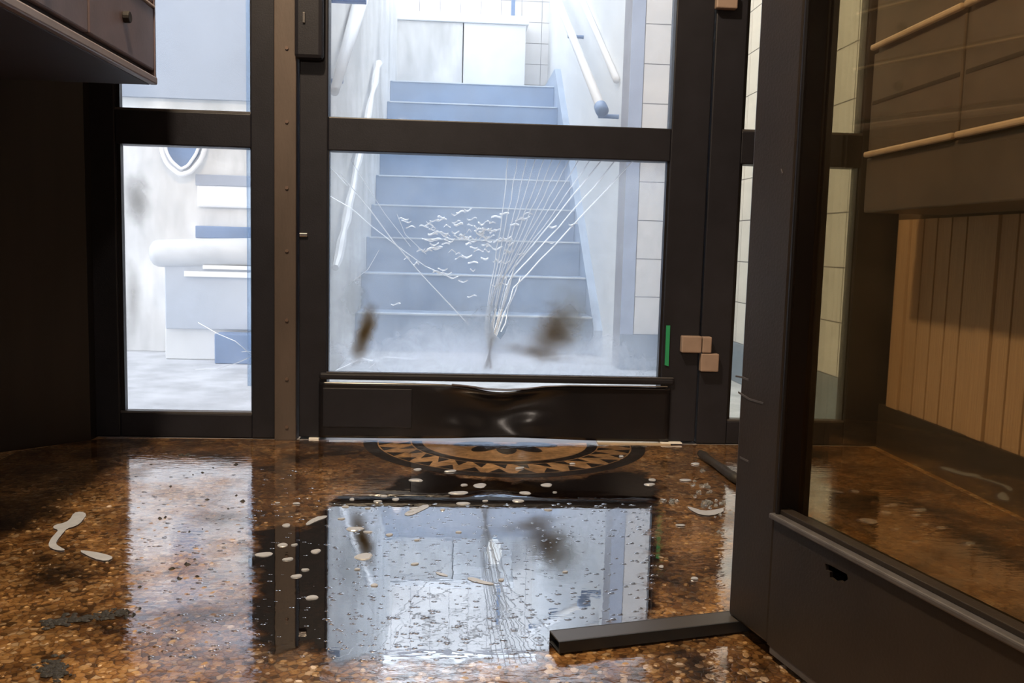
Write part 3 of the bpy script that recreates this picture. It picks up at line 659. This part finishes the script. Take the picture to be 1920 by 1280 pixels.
FL = [(860, 926, 17), (900, 912, 13), (1025, 911, 12), (780, 902, 12), (783, 882, 8), (845, 885, 11), (975, 879, 10), (870, 911, 6), (868, 946, 13), (910, 941, 5), (971, 941, 11), (985, 926, 10), (1028, 958, 7), (665, 994, 16), (682, 1046, 18), (1218, 910, 11), (1285, 902, 11), (1223, 901, 6),
      (1304, 871, 9), (720, 932, 6), (742, 938, 7), (708, 942, 8), (660, 938, 5), (648, 952, 6), (690, 955, 5), (777, 955, 10), (770, 962, 6), (730, 1005, 7), (690, 1000, 8), (1276, 987, 8), (556, 946, 6), (537, 987, 8), (530, 1024, 8), (552, 1024, 6), (592, 1036, 9), (540, 1051, 9), (572, 1071, 7), (556, 1083, 9), (585, 1123, 10),
      (495, 1042, 14), (690, 1046, 5), (778, 1060, 7), (670, 1070, 5), (702, 1100, 6), (1302, 1087, 6), (1073, 871, 5), (1165, 857, 5), (782, 1015, 6), (860, 1000, 5), (940, 1090, 6), (1060, 1075, 5), (640, 975, 6), (520, 945, 5), (1040, 925, 4), (830, 958, 5), (1240, 1065, 5)]
def nth(k): return ['first', 'second', 'third', 'fourth', 'fifth', 'sixth', 'seventh', 'eighth', 'ninth', 'tenth', 'eleventh', 'twelfth'][k] if k < 12 else None
def where(px, py):
    if px < 613: return 'in black water between both mirrored panes' if py < 1060 else 'low in the black water'
    if px > 1170: return 'on brown floor right of the mirrored pane'
    if py < 900: return 'on the rim of the round mosaic'
    if py < 975: return 'between mosaic and mirrored pane' if px > 800 else 'by mirrored pane\'s upper left corner'
    return 'on the mirrored door pane'
rows = {}
for f in FL: rows.setdefault(where(f[0], f[1]), []).append(f)
n_ = 0
for wh, fs_ in rows.items():
    for k_, (px, py, r) in enumerate(sorted(fs_)):
        p = onZ(px, py); s = r/FPX*(p-CAM).length
        o = bpy.data.objects.new('glint_fleck', fms[n_ % 4]); n_ += 1; o.location = (p.x, p.y, 0.0024); o.rotation_euler.z = random.uniform(-.4, .4); o.scale = (s, s*random.uniform(.75, 1.2), .012)
        sz = 'large pale' if r >= 13 else ('pale' if r >= 8 else 'tiny pale')
        tag(link(o), (nth(k_)+' '+sz+' painted glint from the left '+wh) if nth(k_) else sz+' foam fleck '+wh, 'foam', 'painted glints on the wet floor')
def ribbon_poly(px, name, label, m=FOAM_GLINT, z=0.0024, th=.0006):
    P = smooth_poly(fxy(px), 1); o = MB().prism([(x, y, z) for x, y in P], (0, 0, th)).build(name, m); tag(o, label, 'foam'); return o
ribbon_poly([(138, 964), (152, 961), (163, 966), (157, 975), (150, 984), (138, 990), (126, 993), (118, 1002), (109, 1013), (104, 1022), (114, 1029), (124, 1034), (110, 1035), (96, 1031), (90, 1025), (95, 1013), (103, 1004), (110, 996), (98, 992), (104, 986), (120, 983), (131, 977)], 'foam_streak', 'pale zigzag streak of foam on the floor far left')
ribbon_poly([(145, 1034), (170, 1036), (200, 1042), (214, 1048), (200, 1055), (175, 1050)], 'foam_streak', 'short pale foam patch below the zigzag streak at far left')
ribbon_poly([(572, 984), (590, 972), (614, 968), (612, 973), (594, 979), (576, 988)], 'foam_streak', 'slim pale foam streak left of the mirrored door pane')
ribbon_poly([(755, 966), (775, 956), (800, 947), (806, 952), (790, 960), (768, 970)], 'foam_streak', 'slanted foam streak on the upper edge of the mirrored pane')
ribbon_poly([(876, 1085), (892, 1086), (905, 1092), (926, 1096), (925, 1100), (898, 1096), (878, 1090)], 'foam_streak', 'curled white foam streak in the middle of the puddle')
ribbon_poly([(1286, 951), (1300, 954), (1318, 960), (1340, 958), (1356, 954), (1357, 962), (1335, 969), (1312, 967), (1298, 960)], 'foam_streak', 'white foam streak among glass crumbs beside the open leaf')
ribbon_poly([(816, 1074), (838, 1080), (840, 1084), (820, 1080)], 'foam_streak', 'tiny pale foam streak left of the curled one')
for x0, y0_, x1, y1_, sx_, sy_, n_s, lb_ in ((90, 1172, 240, 1146, 8, 4, 170, 'long streak of fine black soot grit on the floor at lower left'), (88, 1258, 112, 1256, 12, 9, 130, 'dark patch of fine soot grit in the lower left corner')):
    sg = MB()
    for q_ in range(n_s):
        t_ = random.random(); p = onZ(x0+(x1-x0)*t_+random.gauss(0, sx_), y0_+(y1_-y0_)*t_+random.gauss(0, sy_)); r_ = random.uniform(.0015, .0045); dome(p.x, p.y, .0014, r_*random.uniform(.8, 1.6), r_, r_*.4, sg, 5)
    tag(sg.build('soot_grit', SOOT), lb_, 'soot', None, 'stuff')
# glass crumbs and soot crumbs
sm = []
for s in range(3):
    rnd = random.Random(40+s); q = MB(); vs = [(rnd.uniform(.6, 1)*math.cos(2*math.pi*k/5), rnd.uniform(.6, 1)*math.sin(2*math.pi*k/5), 0) for k in range(5)]+[(rnd.uniform(.4, .8)*math.cos(2*math.pi*k/5+.3), rnd.uniform(.4, .8)*math.sin(2*math.pi*k/5+.3), rnd.uniform(.7, 1.3)) for k in range(5)]
    q.add(vs, [(k, (k+1) % 5, 5+(k+1) % 5, 5+k) for k in range(5)]+[(5, 6, 7, 8, 9), (4, 3, 2, 1, 0)]); sm.append(q.mesh('glass_crumb', SHARD))
def crumbs(n, cx, cy, sx, sy, rmin, rmax, where_, group):
    for i, (px, py) in enumerate(sorted((random.gauss(cx, sx), random.gauss(cy, sy)) for _ in range(n))):
        p = onZ(px, py); o = bpy.data.objects.new('glass_crumb', sm[i % 3]); o.location = (p.x, p.y, .0014)
        r = random.uniform(rmin, rmax); o.scale = (r, r, r*.45); o.rotation_euler.z = random.random()*6.28
        tag(link(o), nth(i)+' glass crumb from the left '+where_, 'glass', group)
crumbs(12, 1312, 912, 12, 9, .004, .009, 'in the upper heap beside the open leaf', 'glass crumbs, upper heap')
crumbs(12, 1338, 948, 13, 5, .005, .010, 'in the lower heap beside the open leaf', 'glass crumbs, lower heap')
crumbs(9, 1258, 941, 9, 3, .004, .009, 'in the small heap right of the mirrored slit', 'glass crumbs near the slit')
crumbs(5, 1350, 990, 4, 14, .003, .006, 'at the foot of the open leaf', 'glass crumbs at the leaf')
cr_me = []
for s in range(2):
    rnd = random.Random(70+s); q = MB(); vs = [(math.cos(2*math.pi*k/5)*rnd.uniform(.7, 1.3), .6*math.sin(2*math.pi*k/5)*rnd.uniform(.7, 1.2), 0) for k in range(5)]+[(.2, .1, .8), (-.3, 0, .6)]
    q.add(vs, [(0, 1, 5), (1, 2, 5), (2, 6, 5), (2, 3, 6), (3, 4, 6), (4, 0, 5), (4, 5, 6), (4, 3, 2, 1, 0)]); cr_me.append(q.mesh('soot_crumb', SOOT))
SO = [(340, 855, 8), (352, 854, 7), (380, 887, 4), (400, 878, 3), (442, 872, 6), (283, 872, 3), (362, 891, 3), (320, 913, 4), (388, 938, 5), (455, 941, 7), (300, 973, 6), (310, 971, 5), (355, 998, 5), (380, 993, 3), (443, 930, 4), (428, 955, 4), (350, 1059, 8), (352, 1060, 6), (322, 1068, 7), (335, 1085, 6), (337, 1087, 5), (370, 1082, 5), (262, 1102, 5), (240, 1150, 9), (250, 1155, 8), (235, 1160, 7), (262, 1143, 6), (470, 1130, 4), (365, 1050, 4), (470, 1096, 4), (115, 905, 4), (133, 928, 4)]
rows = {}
for f in SO: rows.setdefault('in the row nearest the left window' if f[1] < 900 else ('halfway down the mirrored left window' if f[1] < 1010 else ('in the lower part of the mirrored left window' if f[1] < 1100 else 'past the lower end of the mirrored left window')), []).append(f)
n_ = 0
for wh, fs_ in rows.items():
    for k_, (px, py, r) in enumerate(sorted(fs_)):
        p = onZ(px, py); s = r/FPX*(p-CAM).length*.8; o = bpy.data.objects.new('soot_crumb', cr_me[n_ % 2]); n_ += 1; o.location = (p.x, p.y, .0015); o.scale = (s, s, s*.8); o.rotation_euler.z = random.random()*3
        tag(link(o), nth(k_)+' soot crumb from the left '+wh, 'debris', 'soot crumbs below the left window')
# charred stick and fallen bar
p0, p1 = onZ(1313, 850, .010), onZ(1385, 900, .012)
n = 9; pts = [p0.lerp(p1, i/(n-1))+Vector((0, random.uniform(-.003, .003), random.uniform(-.001, .001))) for i in range(n)]
o = MB().tube(pts, [.0085, .0115, .010, .009, .0095, .011, .010, .012, .010], 10).build('charred_stick', STICK, None, 0, True)
tag(o, 'short charred stick on the floor behind the open leaf', 'stick')
q0, q1 = onZ(1048, 1229), onZ(1400, 1187); dv = (q1-q0).normalized(); nv = Vector((-dv.y, dv.x, 0)); q1 = q0+dv*0.42
BH, BW = 0.0150, 0.036
bar = empty('metal_bar', q0+Vector((0, 0, .0026)), math.atan2(dv.y, dv.x), 'black rectangular metal bar lying on the floor under the open leaf', 'bar')
t = .002
for (y0, y1, z0, z1) in ((0, t, 0, BH), (BW-t, BW, 0, BH), (t, BW-t, 0, t)):
    box('web', BARM, 0, .42, y0, y1, z0, z1, bar, .0005)
tp = box('top_face', mat('bar_top', (0.05, 0.045, 0.042), 0.32), 0, .42, t, BW-t, BH-t, BH, bar, .0005)
box('end_plug', BEAD, .012, .02, t, BW-t, t, BH-t, bar)

# ---------------------------------------------------------------- outside the door
of = box('landing_floor', OUTFLOOR, -4.0, 1.4, YF, 5.2, -0.12, -0.001); tag(of, 'sooty grey paving outside the entrance', 'floor', kind='structure')
sill = box('trim_3', GROUT, -0.9, 1.145, -0.001, YF, -0.1, 0.0); tag(sill, 'grey stone sill under the entrance frame', 'sill', kind='structure')
def tiles(parent, origin, du, nu, nv, size=0.156, nrm=(0, -1, 0), gap=0.004):
    """grid of glazed tiles proud of a wall: origin lower corner, du direction along the wall"""
    du = Vector(du); N = Vector(nrm); s = size-gap; th = 0.004
    pts = [Vector((0, 0, 0)), du*s, du*s+Vector((0, 0, s)), Vector((0, 0, s))]
    me = MB().prism(pts, N*th).mesh('tile', TILE)
    for i in range(nu):
        for j in range(nv):
            o = bpy.data.objects.new('tile', me); o.location = Vector(origin)+du*(i*size+gap/2)+Vector((0, 0, j*size+gap/2))+N*random.uniform(-.0004, .0004); link(o, parent)
TS = 0.158
wv = box('wall_outside_right', GROUT, 1.115, 1.40, YF, 1.62, 0, 2.5); tag(wv, 'tiled side wall outside right of the door', 'wall', kind='structure')
tiles(wv, (1.115, 0.08, 0.15), (0, 1, 0), 8, 11, TS, (-1, 0, 0))
pb = box('plinth', TILEBASE, 1.103, 1.116, YF, 1.45, 0, 0.15); pb.parent = wv
wf = box('wall_outside_front', GROUT, 0.70, 1.115, 1.453, 1.62, 0, 2.6); tag(wf, 'white tiled wall face right of the outside stairs', 'wall', kind='structure')
tiles(wf, (0.755, 1.453, 0.148), (1, 0, 0), 3, 11, TS)
o = box('plinth', TILEBASE, 0.70, 1.103, 1.44, 1.4535, 0, 0.148); o.parent = wf
o = box('corner_shade_strip', mat('blue_corner_shade', (0.42, 0.48, 0.62), 0.5), 0.70, 0.753, 1.446, 1.4535, 0.148, 2.6); o.parent = wf  # bluish strip puts the shading of the tile corner into colour
ws = box('wall_stair_right', PLASTER, 0.70, 0.9, 1.62, 5.3, 0, 2.7); tag(ws, 'white stairwell wall on the right carrying the handrail', 'wall', kind='structure')
wsl = box('wall_stair_left', SMOKED, -0.62, -0.455, 0.88, 5.3, 0, 2.5); tag(wsl, 'smoke stained stairwell wall on the left', 'wall', kind='structure')
# stairs
R_, G_, Y0 = 0.177, 0.26, 1.945
st = empty('staircase', (0.12, Y0, 0), 0, 'blue grey stone stairs rising away behind the broken door', 'stairs', kind='structure')
for k in range(9):
    o = box('step', STAIR, -0.455, 0.66, Y0+k*G_, Y0+(k+1)*G_ if k < 8 else 5.3, 0 if k == 0 else (k-1)*R_, (k+1)*R_, None, 0.003); o.parent = st; o.location -= st.location
    o = box('step_edge', NOSE, -0.44, 0.655, Y0+k*G_-0.006, Y0+k*G_+0.03, (k+1)*R_-0.007, (k+1)*R_+.0015, None, 0.002); o.parent = st; o.location -= st.location
o = MB().prism([(0.66, Y0-.05, 0), (0.66, Y0-.05, .12), (0.66, Y0+8*G_, 9*R_+.12), (0.66, 5.3, 9*R_+.12), (0.66, 5.3, 0)], (0.04, 0, 0)).build('stringer', mat('stringer_blue', (.42, .50, .62), .6), st); o.location -= st.location
# landing back wall with panels and tiled piers
bw = box('wall_landing', GROUT, -0.62, 0.9, 4.95, 5.3, 1.0, 2.9); tag(bw, 'white landing wall at the head of the outside stairs', 'wall', kind='structure')
tiles(bw, (-0.62, 4.95, 1.60), (1, 0, 0), 9, 8, TS)
YP = 4.70
xa, xb_, xc = onY(738, 100, YP).x, onY(868, 100, YP).x, onY(985, 100, YP).x; zt_ = onY(860, 42, YP).z; zl = onY(860, 26, YP).z
for x0, x1 in ((xa, xb_-.004), (xb_+.004, xc)):
    o = box('panel', SMOKED if x0 < 0 else PLASTER, x0, x1, YP, 4.95, 1.592, zt_, None, 0.004); o.parent = bw
o = box('ledge', WHITE, xa, xc+.02, YP-.02, 4.95, zt_, zl, None, 0.006); o.parent = bw
p = onY(962, 15, 4.9); o = box('blue_post', BLUEGREY, p.x-.014, p.x+.014, 4.88, 4.91, zl, zl+.4); tag(o, 'short dark blue post standing on the white landing ledge', 'post')
# right handrail: tube, brackets, dark end cap
def rail(name, pts, r, m, label, wallx, capm=None, brk=()):
    h = empty(name, pts[0], 0, label, 'handrail')
    o = MB().tube(pts, r, 14).build('tube', m, h, 0, True); o.location = -Vector(pts[0])
    d = (Vector(pts[-1])-Vector(pts[0])); 
    for tt in brk:
        c0 = Vector(pts[0])+d*tt; o = MB().tube([c0+Vector((0, 0, -.01)), c0+Vector((0, 0, -.05)), Vector((wallx, c0.y, c0.z-.05))], .010, 8).build('bracket', BLUEGREY, h); o.location = -Vector(pts[0])
    if capm:
        u = d.normalized(); c0 = Vector(pts[0]); o = MB().tube([c0-u*.035, c0-u*.02, c0+u*.035], [r*.9, r*1.35, r*1.35], 14).build('end_cap', capm, h, 0, True); o.location = -Vector(pts[0])
    return h
a = onX(1128, 205, 0.615); b9 = onX(1046, 0, 0.615); e9 = a+(b9-a)*1.6
rail('handrail', [a, e9], 0.021, WHITE, 'white tubular handrail on the right stairwell wall', 0.70, BLUEGREY, (0.02, 0.42, .85))
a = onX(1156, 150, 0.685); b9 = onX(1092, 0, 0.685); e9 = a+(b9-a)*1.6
o = MB().tube([a, e9], 0.016, 8).build('wall_sun_streak', WHITE, None, 0, True); tag(o, 'thin white tube standing in for a sun streak on the right stairwell wall', 'rail')  # thin white tube added in the shape of a sun streak
a = onX(627, 172, -0.42); b9 = onX(676, 0, -0.42); e9 = a+(b9-a)*1.5
rail('handrail', [a, e9], [0.016, 0.04], WHITE, 'broad white handrail on the left stairwell wall', -0.455, None, (.15, .5))
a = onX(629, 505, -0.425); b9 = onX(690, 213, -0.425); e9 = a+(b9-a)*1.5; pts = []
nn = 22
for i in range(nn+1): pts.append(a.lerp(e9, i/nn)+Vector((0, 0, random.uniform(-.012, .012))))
o = MB().tube(pts, [random.uniform(.010, .020) for _ in pts], 8).build('stair_sun_streak', WHITE); tag(o, 'knotty white tube standing in for a sun streak on the left stairwell wall', 'light streak')  # rough white tube shaped as the broken sun streak on this wall
o = box('sign_board', DEEPBLUE, -0.454, -0.315, 0.90, 0.93, onY(650, 3, .9).z, 1.75, None, 0.002); tag(o, 'blue board projecting from the left stairwell wall', 'board')
# left bay
YB = 1.78
wb = box('wall_outside_left', SMOKED, -4.0, -0.62, YB, 1.95, 0, 2.6); tag(wb, 'white smoke streaked wall outside the left window', 'wall', kind='structure')
zg = onY(340, 184, YB-.03).z
o = box('upper_panel', GREYPAN, -4.0, -0.62, YB-.03, YB, zg, 2.6); o.parent = wb
def at(px, py, y): return onY(px, py, y)
def pbox(name, m, px0, px1, py0, py1, yf, yb, bev=.004):
    a = at(px0, py1, yf); b10 = at(px1, py0, yf); return box(name, m, a.x, b10.x, yf, yb, a.z, b10.z, None, bev)
# storage box with lid roll
cb = empty('storage_box', (at(385, 650, 1.5).x, 1.5, 0), 0, 'grey box with white padded roll on top outside left window', 'box')
for o in (pbox('base', PLASTER, 310, 520, 615, 664, 1.52, YB-.005), pbox('front', BOXGREY, 310, 520, 500, 616, 1.50, YB-.005), pbox('lid_edge', WHITE, 345, 520, 512, 518, 1.485, 1.50, .001), pbox('lid_edge', WHITE, 380, 520, 500, 504, 1.485, 1.50, .001)):
    z_fix = min(v.co.z for v in o.data.vertices)
    if o.name.startswith('base'):
        for v in o.data.vertices:
            if v.co.z == z_fix: v.co.z = 0
    o.parent = cb; o.location -= cb.location
a = at(284, 474, 1.52); b11 = at(520, 472, 1.52); rr = (at(380, 447, 1.52).z-at(380, 500, 1.52).z)/2
o = MB().tube([a+Vector((dx, 0, 0)) for dx in (0, .012, .03, .06)]+[a.lerp(b11, .5), b11], [rr*.55, rr*.85, rr*.97, rr, rr, rr], 20).build('padded_roll', mat('pale_vinyl', (0.62, 0.64, 0.66), 0.4), cb, 0, True); o.location -= cb.location
o = pbox('wall_bar', BLUEGREY, 366, 520, 427, 446, YB-.05, YB-.0, .004); tag(o, 'dark slate bar fixed to the wall above the padded roll', 'bar')
r0 = empty('wall_cabinet', (at(420, 390, YB-.03).x, YB, at(420, 390, YB-.03).z), 0, 'pale shallow cabinet with rounded corner on the outside left wall', 'cabinet')
for o in (pbox('door', WHITE, 369, 520, 346, 388, YB-.02, YB, .02), pbox('top_band', GREYPAN, 366, 520, 331, 347, YB-.028, YB, .003)):
    o.parent = r0; o.location -= r0.location
# hose loop: two white tubes bent to a U, on a slate board
hl = empty('hose_loop', (at(345, 330, YB-.05).x, YB-.05, at(345, 330, YB-.05).z), 0, 'white double hose loop over a slate board, top of left lower pane', 'hose')
def loop(px, r, y):
    P = []
    for i in range(len(px)-1):
        for t_ in range(4): P.append((px[i][0]+(px[i+1][0]-px[i][0])*t_/4, px[i][1]+(px[i+1][1]-px[i][1])*t_/4))
    P.append(px[-1]); P = [P[0]]+[((P[i-1][0]+2*P[i][0]+P[i+1][0])/4, (P[i-1][1]+2*P[i][1]+P[i+1][1])/4) for i in range(1, len(P)-1)]+[P[-1]]
    o = MB().tube([at(a_, b_y, y) for a_, b_y in P], r, 12).build('tube', WHITE, hl, 0, True); o.location -= hl.location
loop([(300, 225), (304, 285), (314, 308), (338, 328), (358, 322), (378, 298), (387, 268), (386, 225)], .0105, YB-.05)
loop([(306, 225), (311, 283), (322, 302), (339, 317), (352, 311), (368, 288), (377, 262), (377, 225)], .0065, YB-.07)
P = [at(a_, b_y, YB-.03) for a_, b_y in [(302, 225), (306, 284), (320, 302), (340, 318), (354, 310), (370, 288), (381, 225)]]
o = MB().prism(P, (0, .028, 0)).build('back_board', BLUEGREY, hl); o.location -= hl.location
p = at(430, 675, 1.40)
o = pbox('kerb_block', BLUEGREY, 402, 520, 628, 676, 1.40, 1.49, .004)
zm = min(v.co.z for v in o.data.vertices)
for v in o.data.vertices:
    if abs(v.co.z-zm) < 1e-5: v.co.z = 0
tag(o, 'slate blue block on the paving in front of grey box', 'block')
